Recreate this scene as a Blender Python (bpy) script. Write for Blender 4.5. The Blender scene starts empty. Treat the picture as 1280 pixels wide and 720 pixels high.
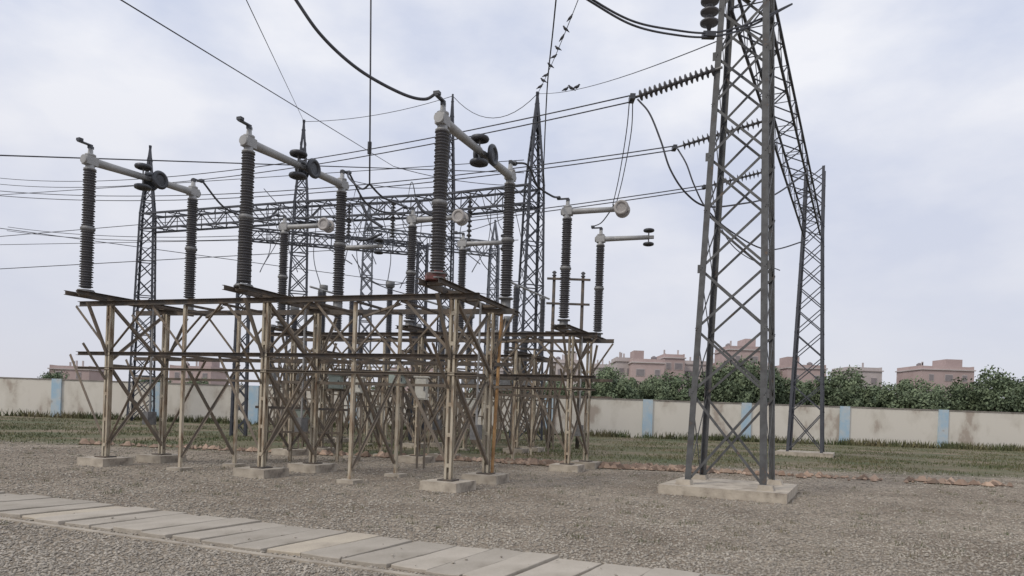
import bpy, math, random
import numpy as np
from mathutils import Vector as V
random.seed(7); rng=np.random.default_rng(7)
C=bpy.context.scene.collection
F=875.0; HZ=517.0; E=1.6; TH=math.radians(2.0); cs,sn=math.cos(TH),math.sin(TH)
def P(px,py,Y):
    xc=(px-640)/F*Y; yc=(HZ-py)/F*Y
    return V((xc*cs-yc*sn, Y, E+xc*sn+yc*cs))
def W(px,Y,z=0.0):
    xc=(px-640)/F*Y
    return V(((xc-(z-E)*sn)/cs, Y, z))
def G(px,py,z=0.0):
    k=((px-640)*sn+(HZ-py)*cs)/F
    Y=-(E-z)/k
    return P(px,py,Y)
# ------------------------------------------------ camera
cam=bpy.data.cameras.new('camera'); co=bpy.data.objects.new('camera',cam); C.objects.link(co)
co.location=(0,0,E)
from mathutils import Matrix
co.rotation_euler=(Matrix.Rotation(math.radians(90),3,'X')@Matrix.Rotation(TH,3,'Z')).to_euler()
cam.sensor_width=36; cam.lens=36*F/1280; cam.shift_y=(HZ-360)/1280; cam.clip_end=5000; cam.clip_start=.05
bpy.context.scene.camera=co
vs=bpy.context.scene.view_settings; vs.view_transform='Standard'; vs.look='None'; vs.exposure=0
# ------------------------------------------------ world
w=bpy.data.worlds.new('World'); bpy.context.scene.world=w; w.use_nodes=True
nt=w.node_tree; N=nt.nodes; L=nt.links; N.clear()
out=N.new('ShaderNodeOutputWorld'); bg=N.new('ShaderNodeBackground'); L.new(bg.outputs[0],out.inputs[0])
sky=N.new('ShaderNodeTexSky'); sky.sky_type='NISHITA'; sky.sun_disc=False
sc=N.new('ShaderNodeVectorMath'); sc.operation='SCALE'; sc.inputs['Scale'].default_value=.1; L.new(sky.outputs[0],sc.inputs[0])
tc=N.new('ShaderNodeTexCoord'); mp=N.new('ShaderNodeMapping'); mp.inputs['Scale'].default_value=(1,1,2.0); mp.inputs['Location'].default_value=(.35,.1,.2); L.new(tc.outputs['Generated'],mp.inputs[0])
no=N.new('ShaderNodeTexNoise'); no.inputs['Scale'].default_value=3.2; no.inputs['Detail'].default_value=7; no.inputs['Roughness'].default_value=.52; L.new(mp.outputs[0],no.inputs[0])
cr=N.new('ShaderNodeValToRGB'); L.new(no.outputs[0],cr.inputs[0])
cr.color_ramp.elements[0].position=.38; cr.color_ramp.elements[0].color=(.675,.725,.875,1)
cr.color_ramp.elements[1].position=.62; cr.color_ramp.elements[1].color=(.97,.975,1.02,1)
sx=N.new('ShaderNodeSeparateXYZ'); L.new(tc.outputs['Generated'],sx.inputs[0])
mr=N.new('ShaderNodeMapRange'); mr.inputs['From Min'].default_value=0; mr.inputs['From Max'].default_value=.42; L.new(sx.outputs['Z'],mr.inputs[0])
hz=N.new('ShaderNodeMixRGB'); L.new(mr.outputs[0],hz.inputs[0]); hz.inputs[1].default_value=(.695,.70,.78,1); L.new(cr.outputs[0],hz.inputs[2])
mx=N.new('ShaderNodeMixRGB'); mx.inputs[0].default_value=.9; L.new(sc.outputs[0],mx.inputs[1]); L.new(hz.outputs[0],mx.inputs[2])
L.new(mx.outputs[0],bg.inputs[0]); bg.inputs[1].default_value=1.0
sl=bpy.data.lights.new('sun','SUN'); sl.energy=1.5; sl.angle=math.radians(12); sl.color=(1,.92,.80)
so=bpy.data.objects.new('sun',sl); C.objects.link(so)
d=V((-.55,-.45,.70)).normalized()
sky.sun_elevation=math.asin(d.z); sky.sun_rotation=math.atan2(d.x,d.y)
so.rotation_euler=d.to_track_quat('Z','Y').to_euler()
# ------------------------------------------------ materials
def mat(name,c1,c2=None,c3=None,scale=6,rough=.7,metal=0,bump=0,bscale=40,island=0,objr=0,lo=.4,hi=.62,det=5,stretch=None,gap=.09):
    m=bpy.data.materials.new(name); m.use_nodes=True; t=m.node_tree; n=t.nodes; l=t.links
    b=n['Principled BSDF']; b.inputs['Roughness'].default_value=rough; b.inputs['Metallic'].default_value=metal
    c2=c2 or tuple(x*.7 for x in c1)
    tc=n.new('ShaderNodeTexCoord'); src=tc.outputs['Object']
    if stretch:
        mp=n.new('ShaderNodeMapping'); mp.inputs['Scale'].default_value=stretch; l.new(src,mp.inputs[0]); src=mp.outputs[0]
    no=n.new('ShaderNodeTexNoise'); no.inputs['Scale'].default_value=scale; no.inputs['Detail'].default_value=det; no.inputs['Roughness'].default_value=.6; l.new(src,no.inputs[0])
    cr=n.new('ShaderNodeValToRGB'); l.new(no.outputs[0],cr.inputs[0])
    e=cr.color_ramp.elements; e[0].position=lo; e[0].color=(*c1,1); e[1].position=hi; e[1].color=(*c2,1)
    if c3: x=e.new(min(.95,hi+gap)); x.color=(*c3,1)
    col=cr.outputs[0]
    def val(sock,amt,col):
        mr=n.new('ShaderNodeMapRange'); mr.inputs['To Min'].default_value=1-amt; mr.inputs['To Max'].default_value=1+amt; l.new(sock,mr.inputs[0])
        h=n.new('ShaderNodeHueSaturation'); l.new(mr.outputs[0],h.inputs['Value']); l.new(col,h.inputs['Color']); return h.outputs[0]
    if island:
        g=n.new('ShaderNodeNewGeometry'); col=val(g.outputs['Random Per Island'],island,col)
    if objr:
        g=n.new('ShaderNodeObjectInfo'); col=val(g.outputs['Random'],objr,col)
    l.new(col,b.inputs['Base Color'])
    if bump:
        n2=n.new('ShaderNodeTexNoise'); n2.inputs['Scale'].default_value=bscale; n2.inputs['Detail'].default_value=4; l.new(tc.outputs['Object'],n2.inputs[0])
        bp=n.new('ShaderNodeBump'); bp.inputs['Strength'].default_value=bump; bp.inputs['Distance'].default_value=.02; l.new(n2.outputs[0],bp.inputs['Height']); l.new(bp.outputs[0],b.inputs['Normal'])
    return m
M={}
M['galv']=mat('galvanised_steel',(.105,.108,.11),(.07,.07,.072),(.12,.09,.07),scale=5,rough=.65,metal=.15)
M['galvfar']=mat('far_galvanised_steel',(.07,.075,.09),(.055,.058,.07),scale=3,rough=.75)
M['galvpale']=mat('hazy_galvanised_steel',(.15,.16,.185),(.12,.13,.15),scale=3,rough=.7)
M['post']=mat('weathered_painted_steel',(.46,.41,.32),(.27,.20,.135),(.15,.085,.05),scale=3.5,rough=.75,bump=.2,lo=.45,hi=.62,stretch=(3,3,.6))
M['rust']=mat('orange_rust_steel',(.42,.25,.11),(.26,.14,.06),(.36,.29,.2),scale=4,rough=.85,bump=.2)
M['beam']=mat('rusty_dark_steel',(.075,.067,.06),(.13,.10,.075),(.18,.15,.12),scale=4,rough=.8,bump=.2)
M['brace']=mat('brown_steel',(.15,.128,.105),(.20,.16,.12),(.10,.072,.052),scale=3,rough=.8)
M['porc']=mat('dark_grey_brown_porcelain',(.078,.076,.080),(.058,.056,.060),(.09,.083,.076),scale=3,rough=.45)
M['porcfar']=mat('far_grey_porcelain',(.08,.082,.095),(.06,.062,.072),scale=3,rough=.5)
M['alu']=mat('dull_aluminium',(.36,.36,.355),(.29,.29,.285),(.22,.215,.2),scale=4,rough=.55,metal=.2,lo=.35,hi=.65)
M['cast']=mat('grey_cast_metal',(.22,.22,.22),(.15,.15,.15),scale=9,rough=.6,metal=.3)
M['disc']=mat('pale_corona_disc',(.42,.40,.38),(.31,.29,.28),scale=5,rough=.55)
M['dark']=mat('dark_ring_metal',(.075,.08,.09),(.05,.05,.055),scale=5,rough=.45,metal=.3)
M['red']=mat('faded_red_paint',(.20,.07,.065),(.12,.065,.055),(.16,.12,.10),scale=8,rough=.7)
M['wire']=mat('weathered_conductor',(.075,.078,.09),(.05,.052,.06),scale=4,rough=.6,metal=.2)
M['conc']=mat('weathered_concrete',(.44,.39,.32),(.31,.27,.22),(.20,.17,.14),scale=3.5,rough=.95,bump=.5,bscale=25,objr=.12)
M['slab']=mat('old_concrete_slab',(.40,.36,.305),(.33,.295,.245),(.24,.21,.17),scale=1.6,rough=.95,bump=.5,bscale=24,objr=.13,det=8,lo=.38,hi=.62)
M['slabw']=mat('pale_concrete_slab',(.46,.405,.32),(.38,.33,.265),(.27,.23,.18),scale=1.8,rough=.95,bump=.5,bscale=24,det=8,lo=.42,hi=.62)
M['wall']=mat('peeling_cream_wall',(.66,.62,.55),(.58,.54,.47),(.41,.35,.295),scale=.5,rough=.95,lo=.47,hi=.57,stretch=(1,1,.6),det=10,gap=.06)
M['blue']=mat('faded_blue_paint',(.36,.50,.61),(.50,.55,.57),(.36,.33,.3),scale=1.2,rough=.9)
M['cope']=mat('stained_coping',(.30,.27,.24),(.17,.15,.135),scale=1.5,rough=.95)
M['brick']=mat('hazy_far_brick',(.45,.355,.34),(.40,.31,.295),(.50,.43,.41),scale=.35,rough=.95,objr=.1)  # brick red greyed and paled: distance haze is put into the colour
M['plaster']=mat('hazy_far_plaster',(.50,.45,.44),(.43,.385,.375),scale=.3,rough=.95,objr=.08)  # plaster tone also carries painted distance haze
M['pane']=mat('dark_opening',(.24,.215,.22),(.20,.18,.19),scale=1,rough=.7)
M['frame']=mat('window_surround',(.46,.41,.40),(.40,.355,.345),scale=1,rough=.8)
M['box']=mat('pale_green_grey_box',(.36,.42,.38),(.28,.32,.28),scale=4,rough=.6)
M['boxw']=mat('off_white_box',(.60,.59,.53),(.48,.46,.40),scale=4,rough=.6)
M['bird']=mat('dark_plumage',(.05,.05,.055),(.03,.03,.033),scale=10,rough=.8)
M['bark']=mat('bark',(.12,.095,.07),(.07,.055,.04),scale=5,rough=.95)
M['leafA']=mat('hazy_leaf_dark',(.11,.15,.085),(.14,.18,.105),scale=1.2,rough=.85,island=.25)  # green lightened to paint in the haze over the far trees
M['leafB']=mat('hazy_leaf_mid',(.16,.20,.115),(.13,.17,.10),scale=1.2,rough=.85,island=.25)  # second leaf green, likewise paled with haze in its colour
M['peb']=mat('gravel_stone',(.36,.325,.275),(.28,.25,.21),(.40,.37,.32),scale=.6,rough=.95,island=.33)
M['grass']=mat('dry_grass',(.085,.105,.045),(.16,.14,.075),scale=.35,rough=.9,island=.35)
M['rub']=mat('rubble_stone',(.34,.25,.19),(.24,.165,.12),(.42,.37,.31),scale=1.5,rough=.95,island=.45,bump=.4)
def ground_mat():
    m=bpy.data.materials.new('gravel_and_dry_grass_ground'); m.use_nodes=True; t=m.node_tree; n=t.nodes; l=t.links
    b=n['Principled BSDF']; b.inputs['Roughness'].default_value=.97
    tc=n.new('ShaderNodeTexCoord')
    def noise(s,d=6,r=.6):
        x=n.new('ShaderNodeTexNoise'); x.inputs['Scale'].default_value=s; x.inputs['Detail'].default_value=d; x.inputs['Roughness'].default_value=r; l.new(tc.outputs['Object'],x.inputs[0]); return x.outputs[0]
    def ramp(s,stops):
        c=n.new('ShaderNodeValToRGB'); l.new(s,c.inputs[0]); e=c.color_ramp.elements
        e[0].position,e[0].color=stops[0][0],(*stops[0][1],1); e[1].position,e[1].color=stops[1][0],(*stops[1][1],1)
        for p,k in stops[2:]: e.new(p).color=(*k,1)
        return c.outputs[0]
    vo=n.new('ShaderNodeTexVoronoi'); vo.inputs['Scale'].default_value=26; l.new(tc.outputs['Object'],vo.inputs[0])
    sp=n.new('ShaderNodeSeparateColor'); l.new(vo.outputs['Color'],sp.inputs[0])
    grav=ramp(sp.outputs[0],[(0,(.175,.15,.122)),(1,(.39,.35,.295)),(.5,(.27,.236,.195))])
    big=ramp(noise(.4,8),[(.36,(.66,.60,.53)),(.62,(1.1,1.06,1.0))])
    mu=n.new('ShaderNodeMixRGB'); mu.blend_type='MULTIPLY'; mu.inputs[0].default_value=1; l.new(grav,mu.inputs[1]); l.new(big,mu.inputs[2])
    grass=ramp(noise(.28,8,.65),[(.36,(.09,.105,.05)),(.62,(.21,.165,.115)),(.5,(.13,.12,.065))])
    sy=n.new('ShaderNodeSeparateXYZ'); l.new(tc.outputs['Object'],sy.inputs[0])
    ns=noise(.5,5)
    ma=n.new('ShaderNodeMath'); ma.operation='MULTIPLY_ADD'; l.new(ns,ma.inputs[0]); ma.inputs[1].default_value=5; l.new(sy.outputs['Y'],ma.inputs[2])
    mr=n.new('ShaderNodeMapRange'); mr.inputs['From Min'].default_value=25.6; mr.inputs['From Max'].default_value=27.0; l.new(ma.outputs[0],mr.inputs[0])
    mx=n.new('ShaderNodeMixRGB'); l.new(mr.outputs[0],mx.inputs[0]); l.new(mu.outputs[0],mx.inputs[1]); l.new(grass,mx.inputs[2])
    l.new(mx.outputs[0],b.inputs['Base Color'])
    bp=n.new('ShaderNodeBump'); bp.inputs['Strength'].default_value=.7; bp.inputs['Distance'].default_value=.03; l.new(vo.outputs['Distance'],bp.inputs['Height']); l.new(bp.outputs[0],b.inputs['Normal'])
    return m
M['ground']=ground_mat()
# ------------------------------------------------ mesh builder
def rect(a,b): return [(-a/2,-b/2),(a/2,-b/2),(a/2,b/2),(-a/2,b/2)]
def circ(r,n=8): return [(r*math.cos(2*math.pi*i/n),r*math.sin(2*math.pi*i/n)) for i in range(n)]
def ell(a,t): return [(0,0),(a,0),(a,t),(t,t),(t,a),(0,a)]
def chan(h,b,t): return [(0,-h/2),(b,-h/2),(b,-h/2+t),(t,-h/2+t),(t,h/2-t),(b,h/2-t),(b,h/2),(0,h/2)]
def frame(d,ref):
    d=d.normalized(); a=ref-d*ref.dot(d)
    if a.length<1e-4: a=V((1,0,0))-d*d.x
    a.normalize(); return a,d.cross(a)
def wloc(o):
    p=V((0,0,0))
    while o is not None: p=p+o.location; o=o.parent
    return p
class MB:
    def __init__(s): s.v=[]; s.f=[]
    def sweep(s,p,q,prof,ref=V((0,0,1)),scale2=1):
        p=V(p);q=V(q); a,b=frame(q-p,V(ref)); k=len(s.v); n=len(prof)
        for c,sc_ in ((p,1),(q,scale2)):
            for x,y in prof: s.v.append(tuple(c+a*(x*sc_)+b*(y*sc_)))
        for i in range(n): j=(i+1)%n; s.f.append((k+i,k+j,k+n+j,k+n+i))
        s.f.append(tuple(k+i for i in reversed(range(n)))); s.f.append(tuple(k+n+i for i in range(n)))
        return s
    def box(s,c,dx,dy,dz,ang=0,taper=1):
        c=V(c); ca,sa=math.cos(ang),math.sin(ang); k=len(s.v)
        for z,t in ((-1,1),(1,taper)):
            for x,y in ((-1,-1),(1,-1),(1,1),(-1,1)):
                X=x*dx/2*t;Y=y*dy/2*t; s.v.append((c.x+X*ca-Y*sa,c.y+X*sa+Y*ca,c.z+z*dz/2))
        for f in ((0,3,2,1),(4,5,6,7),(0,1,5,4),(1,2,6,5),(2,3,7,6),(3,0,4,7)): s.f.append(tuple(k+i for i in f))
        return s
    def lathe(s,p,axis,prof,n=16,cap=True):
        p=V(p); ax=V(axis).normalized(); a,b=frame(ax,V((1,0,0)) if abs(ax.x)<.9 else V((0,0,1))); k=len(s.v)
        for r,z in prof:
            for i in range(n):
                t=2*math.pi*i/n; s.v.append(tuple(p+ax*z+a*(r*math.cos(t))+b*(r*math.sin(t))))
        for j in range(len(prof)-1):
            for i in range(n):
                i2=(i+1)%n; s.f.append((k+j*n+i,k+j*n+i2,k+(j+1)*n+i2,k+(j+1)*n+i))
        if cap:
            s.f.append(tuple(k+i for i in reversed(range(n)))); s.f.append(tuple(k+(len(prof)-1)*n+i for i in range(n)))
        return s
    def tube(s,pts,r,n=6):
        pts=[V(p) for p in pts]; k=len(s.v); m=len(pts); rs=r if isinstance(r,(list,tuple)) else [r]*m
        ref=V((.13,.2,1))
        for i,p in enumerate(pts):
            d=pts[min(i+1,m-1)]-pts[max(i-1,0)]; a,b=frame(d,ref); ref=a
            for x,y in circ(1,n): s.v.append(tuple(p+(a*x+b*y)*rs[i]))
        for j in range(m-1):
            for i in range(n):
                i2=(i+1)%n; s.f.append((k+j*n+i,k+j*n+i2,k+(j+1)*n+i2,k+(j+1)*n+i))
        s.f.append(tuple(k+i for i in reversed(range(n)))); s.f.append(tuple(k+(m-1)*n+i for i in range(n)))
        return s
    def torus(s,c,axis,R,r,n=20,m=8):
        c=V(c); ax=V(axis).normalized(); a,b=frame(ax,V((1,0,0)) if abs(ax.x)<.9 else V((0,0,1))); k=len(s.v)
        for i in range(n):
            t=2*math.pi*i/n; e=a*math.cos(t)+b*math.sin(t)
            for j in range(m):
                u=2*math.pi*j/m; s.v.append(tuple(c+e*(R+r*math.cos(u))+ax*(r*math.sin(u))))
        for i in range(n):
            for j in range(m):
                s.f.append((k+i*m+j,k+((i+1)%n)*m+j,k+((i+1)%n)*m+(j+1)%m,k+i*m+(j+1)%m))
        return s
    def build(s,name,m,parent=None,smooth=False,loc=None):
        o0=wloc(parent) if parent is not None else (V(loc) if loc is not None else V((0,0,0)))
        me=bpy.data.meshes.new(name); me.from_pydata([tuple(V(v)-o0) for v in s.v],[],s.f); me.materials.append(m)
        if smooth:
            me.polygons.foreach_set('use_smooth',[len(p.vertices)<=4 for p in me.polygons])
        o=bpy.data.objects.new(name,me); C.objects.link(o)
        if parent is not None: o.parent=parent
        elif loc is not None: o.location=loc
        return o
def tag(o,label=None,cat=None,group=None,kind=None):
    if label:o['label']=label
    if cat:o['category']=cat
    if group:o['group']=group
    if kind:o['kind']=kind
    return o
def empty(name,loc,label,cat,group=None):
    o=bpy.data.objects.new(name,None); C.objects.link(o); o.location=loc; o.empty_display_size=.2
    return tag(o,label,cat,group)
def npmesh(name,verts,faces,m):
    me=bpy.data.meshes.new(name); nv=len(verts); nf=len(faces); k=faces.shape[1]
    me.vertices.add(nv); me.vertices.foreach_set('co',verts.astype(np.float32).ravel())
    me.loops.add(nf*k); me.loops.foreach_set('vertex_index',faces.astype(np.int32).ravel())
    me.polygons.add(nf); me.polygons.foreach_set('loop_start',np.arange(0,nf*k,k,dtype=np.int32))
    try: me.polygons.foreach_set('loop_total',np.full(nf,k,dtype=np.int32))
    except Exception: pass
    me.update(calc_edges=True); me.materials.append(m); return me
ORD=['first','second','third','fourth','fifth','sixth','seventh','eighth','ninth','tenth','eleventh','twelfth','thirteenth','fourteenth','fifteenth','sixteenth','seventeenth','eighteenth','nineteenth','twentieth','twenty first','twenty second','twenty third','twenty fourth','twenty fifth','twenty sixth','twenty seventh','twenty eighth','twenty ninth','thirtieth','thirty first','thirty second','thirty third','thirty fourth','thirty fifth','thirty sixth','thirty seventh','thirty eighth','thirty ninth','fortieth','forty first','forty second','forty third','forty fourth','forty fifth','forty sixth','forty seventh','forty eighth']
# ------------------------------------------------ ground
g=MB(); S=1500
g.v=[(-S,-60,0),(S,-60,0),(S,2500,0),(-S,2500,0)]; g.f=[(0,1,2,3)]
tag(g.build('ground',M['ground']),kind='structure')
# path slabs
O=G(325,652,.04); O.z=0; e=G(880,716,.04); e.z=0; e=(e-O).normalized(); nv_=V((-e.y,e.x,0)); nn=(-nv_+e*-.10).normalized(); WD=1.38
def inpath(x,y,pad=0):
    dd=(x-O.x)*nv_.x+(y-O.y)*nv_.y; return (dd<.02+pad)&(dd>-WD-pad)
s=-9.0
sl_=[]
while s<8.2:
    wdt=random.uniform(.36,.54); sl_.append((s,wdt)); s+=wdt+random.uniform(.010,.030)
for i,(s,wdt) in enumerate(sl_):
    a=O+e*s; j=[random.uniform(-.06,.06) for _ in range(2)]; zb0=random.uniform(.032,.058); zz=[zb0+random.uniform(-.008,.008) for _ in range(4)]
    c=[a-nn*j[0],a+e*wdt-nn*j[0],a+e*(wdt+random.uniform(-.015,.01))+nn*(WD+j[1]),a+nn*(WD+j[1])]
    cen=sum(c,V())/4; m=MB()
    outl=[]
    for k in range(4):
        p,q=c[k],c[(k+1)%4]; z0,z1=zz[k],zz[(k+1)%4]; nseg=9 if k%2 else 4
        for t in range(nseg):
            f=t/nseg; r=p.lerp(q,f); r=r+(cen-r).normalized()*(random.uniform(0,.012)+(random.uniform(.0,.03) if t==0 else 0)); outl.append((r,z0+(z1-z0)*f))
    n_=len(outl)
    for r,z in outl: m.v.append((r.x,r.y,-.02))
    for r,z in outl: m.v.append((r.x,r.y,z-.006))
    for r,z in outl: q=r+(cen-r).normalized()*.007; m.v.append((q.x,q.y,z))
    for L0 in (0,n_):
        for k in range(n_): k2=(k+1)%n_; m.f.append((L0+k,L0+n_+k,L0+n_+k2,L0+k2)[::-1])
    m.f.append(tuple(2*n_+k for k in range(n_)))
    yel=i in (14,23)
    o=m.build('trench_cover_slab',M['slabw'] if yel else M['slab'],loc=(cen.x,cen.y,0))
    tag(o,('pale beige' if yel else 'weathered grey')+' concrete cover slab, %s from the left end of the trench path'%ORD[i],'concrete slab','concrete slabs covering the cable trench')
m=MB(); a=O+e*-9.2-nv_*(WD+.13)-V((0,0,.01)); b=O+e*8.4-nv_*(WD+.13)-V((0,0,.01)); m.sweep(a,b,rect(.06,.09))
o=m.build('trench_kerb',M['conc']); tag(o,kind='structure')
# gravel stones
def scatter_peb(n,y0,y1,smin,smax):
    u=rng.random(n); Y=1/(1/y0+u*(1/y1-1/y0)); X=(rng.random(n)*2-1)*.82*Y
    k=~inpath(X,Y,-.02)|(rng.random(n)<.003); X=X[k];Y=Y[k]; n=len(X)
    onp=inpath(X,Y,-.05)
    base=np.array([[1,0,0],[0,1,0],[-1,0,0],[0,-1,0],[0,0,.8],[0,0,-.8]])
    fc=np.array([[0,1,4],[1,2,4],[2,3,4],[3,0,4],[1,0,5],[2,1,5],[3,2,5],[0,3,5]])
    sz=(smin+(smax-smin)*rng.random(n)**2.2)*(1+(Y-y0)*.04)
    v=base[None]*(1+.35*(rng.random((n,6,1))-.5))*sz[:,None,None]
    v=v*np.stack([1+.5*rng.random(n),.7+.4*rng.random(n),.5+.35*rng.random(n)],1)[:,None,:]
    t=rng.random(n)*6.28; c,s_=np.cos(t),np.sin(t)
    x=v[:,:,0]*c[:,None]-v[:,:,1]*s_[:,None]; y=v[:,:,0]*s_[:,None]+v[:,:,1]*c[:,None]
    z=v[:,:,2]+x*(rng.random(n)[:,None]-.5)*.8+sz[:,None]*.25+onp[:,None]*.045
    vv=np.stack([x+X[:,None],y+Y[:,None],z],2).reshape(-1,3)
    ff=(fc[None]+np.arange(n)[:,None,None]*6).reshape(-1,3)
    return vv,ff
vv,ff=scatter_peb(105000,5.8,25,.008,.025)
o=bpy.data.objects.new('gravel',npmesh('gravel',vv,ff,M['peb'])); C.objects.link(o); tag(o,'loose grey brown gravel spread over the yard','gravel',kind='stuff')
# grass blades
def blades(X,Y,h0,h1,wd):
    n=len(X); h=h0+(h1-h0)*rng.random(n)**1.5; t=rng.random(n)*6.28; lx=(rng.random(n)-.5)*h; ly=(rng.random(n)-.5)*h
    wx=np.cos(t)*wd*(1+Y*.02); wy=np.sin(t)*wd*(1+Y*.02)
    v=np.stack([np.stack([X-wx,Y-wy,0*X-.01],1),np.stack([X+wx,Y+wy,0*X-.01],1),np.stack([X+lx,Y+ly,h],1)],1).reshape(-1,3)
    return v,np.arange(3*n).reshape(-1,3)
n=80000; u=rng.random(n); Y=1/(1/24.0+u*(1/57.-1/24.0)); X=(rng.random(n)*2-1)*.8*Y
pat=np.sin(X*.9+1.3*np.sin(Y*.5))+np.sin(Y*.7+X*.23)+.8*rng.standard_normal(n)
k=(pat>-.2)&(rng.random(n)<np.clip((Y-23.5)/7,.1,1)); X=X[k];Y=Y[k]
tx=[];ty=[]
for _ in range(420):
    yy=random.uniform(8.5,24); xx=random.uniform(-.75,.75)*yy; q=random.randint(6,26)
    if inpath(np.array([xx]),np.array([yy]),.05)[0]: continue
    tx+=list(xx+rng.standard_normal(q)*.07); ty+=list(yy+rng.standard_normal(q)*.06)
bx=[];by=[]
for _ in range(260):
    xx=random.uniform(-50,50); q=random.randint(10,60); bx+=list(xx+rng.standard_normal(q)*.5); by+=list(56.2+rng.standard_normal(q)*.25)
v1,f1=blades(X,Y,.03,.13,.014); v2,f2=blades(np.array(tx),np.array(ty),.02,.10,.004); v3,f3=blades(np.array(bx),np.array(by),.15,.7,.03)
o=bpy.data.objects.new('grass',npmesh('grass',np.vstack([v1,v2,v3]),np.vstack([f1,f2+len(v1),f3+len(v1)+len(v2)]),M['grass'])); C.objects.link(o); tag(o,'sparse dry green grass between the gravel yard and the wall','grass',kind='stuff')
# rubble row
m=MB()
for _ in range(1100):
    px=random.uniform(625,885) if random.random()<.65 else random.uniform(100,1270)
    Yr=random.gauss(22.6-(px-640)*.004,.26); c=W(px,Yr,0); r=random.uniform(.05,.12) if random.random()<.7 else random.uniform(.12,.24)
    k=len(m.v); t=random.random()*6
    for x,y,z in ((1,0,0),(0,.8,0),(-1.1,0,0),(0,-.8,0),(.3,.1,.9),(-.3,-.1,.8),(0,0,-.5)):
        q=1+random.uniform(-.25,.25); m.v.append((c.x+(x*math.cos(t)-y*math.sin(t))*r*q,c.y+(x*math.sin(t)+y*math.cos(t))*r*q,z*r*q*.75+.03))
    for f in ((0,1,4),(1,5,4),(1,2,5),(2,3,5),(3,4,5),(3,0,4),(1,0,6),(2,1,6),(3,2,6),(0,3,6)): m.f.append(tuple(k+i for i in f))
tag(m.build('rubble',M['rub']),'low scatter of broken reddish stones along the edge of the gravel','rubble',kind='stuff')
# ------------------------------------------------ boundary wall
wl=empty('boundary_wall',(0,57,0),'long peeling cream boundary wall with faded blue pillars behind the yard','wall')
x=-69
while x<75:
    h=3.05
    MB().box((x+4,57,h/2-.1),7.62,.23,h+.2).build('wall_panel',M['wall'],wl)
    MB().box((x+4,57,h+.04),7.7,.33,.08).build('coping',M['cope'],wl)
    MB().box((x,56.95,h/2),.78,.42,h+.18).build('pillar',M['blue'],wl)
    x+=8
# ------------------------------------------------ lattice
def interp(lv,z):
    for (z0,h0),(z1,h1) in zip(lv,lv[1:]):
        if z<=z1: return h0+(h1-h0)*(z-z0)/(z1-z0)
    return lv[-1][1]
def tower(base,ang,lv,levels,lw,bw,ml,mb_,label,group=None,horiz=3,name='lattice_tower'):
    r=empty(name,base,label,'lattice tower',group); b=V(base)
    def cr_(k,z):
        h=interp(lv,z); x,y=((-1,-1),(1,-1),(1,1),(-1,1))[k%4]; x*=h;y*=h
        return b+V((x*math.cos(ang)-y*math.sin(ang),x*math.sin(ang)+y*math.cos(ang),z))
    for k in range(4):
        m=MB()
        for (z0,_),(z1,_) in zip(lv,lv[1:]):
            p,q=cr_(k,z0),cr_(k,z1)
            rf=V((cr_(k+1,z0)-p)); m.sweep(p,q,ell(lw,lw*.13),rf)
        m.build('leg',ml,r)
    for k in range(4):
        m=MB()
        for i,(z0,z1) in enumerate(zip(levels,levels[1:])):
            nrm=(cr_(k,z0)+cr_(k+1,z0))/2-b; nrm.z=0; nrm.normalize()
            o1=nrm*-.02; o2=nrm*-.035-nrm*bw*.2
            pr=rect(bw*.18,bw)
            m.sweep(cr_(k,z0)+o1,cr_(k+1,z1)+o1,pr,nrm); m.sweep(cr_(k+1,z0)+o2,cr_(k,z1)+o2,pr,nrm)
            if horiz and i%horiz==0 and i>0: m.sweep(cr_(k,z0)-nrm*.06,cr_(k+1,z0)-nrm*.06,pr,nrm)
        m.build('lattice_bracing',mb_,r)
    return r
def girder(p,q,s,npan,cw,bw,mt,label,group=None,parent=None,name='gantry_beam'):
    p=V(p);q=V(q); r=empty(name,p,label,'gantry beam',group)
    d=(q-p).normalized(); a,b=frame(d,V((0,0,1)))
    def c(k,t):
        x,y=((-1,-1),(1,-1),(1,1),(-1,1))[k%4]; return p.lerp(q,t)+a*(x*s/2)+b*(y*s/2)
    for k in range(4): MB().sweep(c(k,0),c(k,1),rect(cw,cw),a).build('chord',mt,r)
    for k in range(4):
        m=MB()
        for i in range(npan):
            t0,t1=i/npan,(i+1)/npan; f=(k,k+1) if i%2==0 else (k+1,k)
            m.sweep(c(f[0],t0),c(f[1],t1),rect(bw,bw*.5),a)
            if i%2==0: m.sweep(c(k,t0),c(k+1,t0),rect(bw*.8,bw*.4),d)
        m.build('web_bracing',mt,r)
    return r
# main tower on the right
A=W(855,15.2); Cc=W(957,14.45); ex=(Cc-A); side=ex.length; tang=math.atan2(ex.y,ex.x)
ey=V((-ex.y,ex.x,0)); cen=A+ex/2+ey/2; cen.z=.20
hb=side/2
lvm=[(0,hb),(11,hb*.60),(14.2,hb*.56)]
zs=[0,2.0]
while zs[-1]<14.0: zs.append(zs[-1]+max(1.02,1.5-.06*len(zs)))
zs[-1]=14.2
T=tower(cen,tang,lvm,zs,.13,.055,M['galv'],M['galv'],'tall grey lattice tower on the wide concrete base at right',horiz=0)
for z in zs[1:-1:2]:
    h=interp(lvm,z)*.97
    for x,y in ((-1,-1),(1,-1)):
        c=cen+V(((x*h)*math.cos(tang)-(y*h)*math.sin(tang),(x*h)*math.sin(tang)+(y*h)*math.cos(tang),z))
        MB().box(c,.15,.02,.18,tang).build('gusset_plate',M['galv'],T)
pl=empty('tower_foundation',(cen.x,cen.y,0),'wide weathered concrete base under the right lattice tower','foundation')
MB().box((cen.x,cen.y,.06),side+.9,side+.9,.28,tang).build('plinth',M['conc'],pl)
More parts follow.
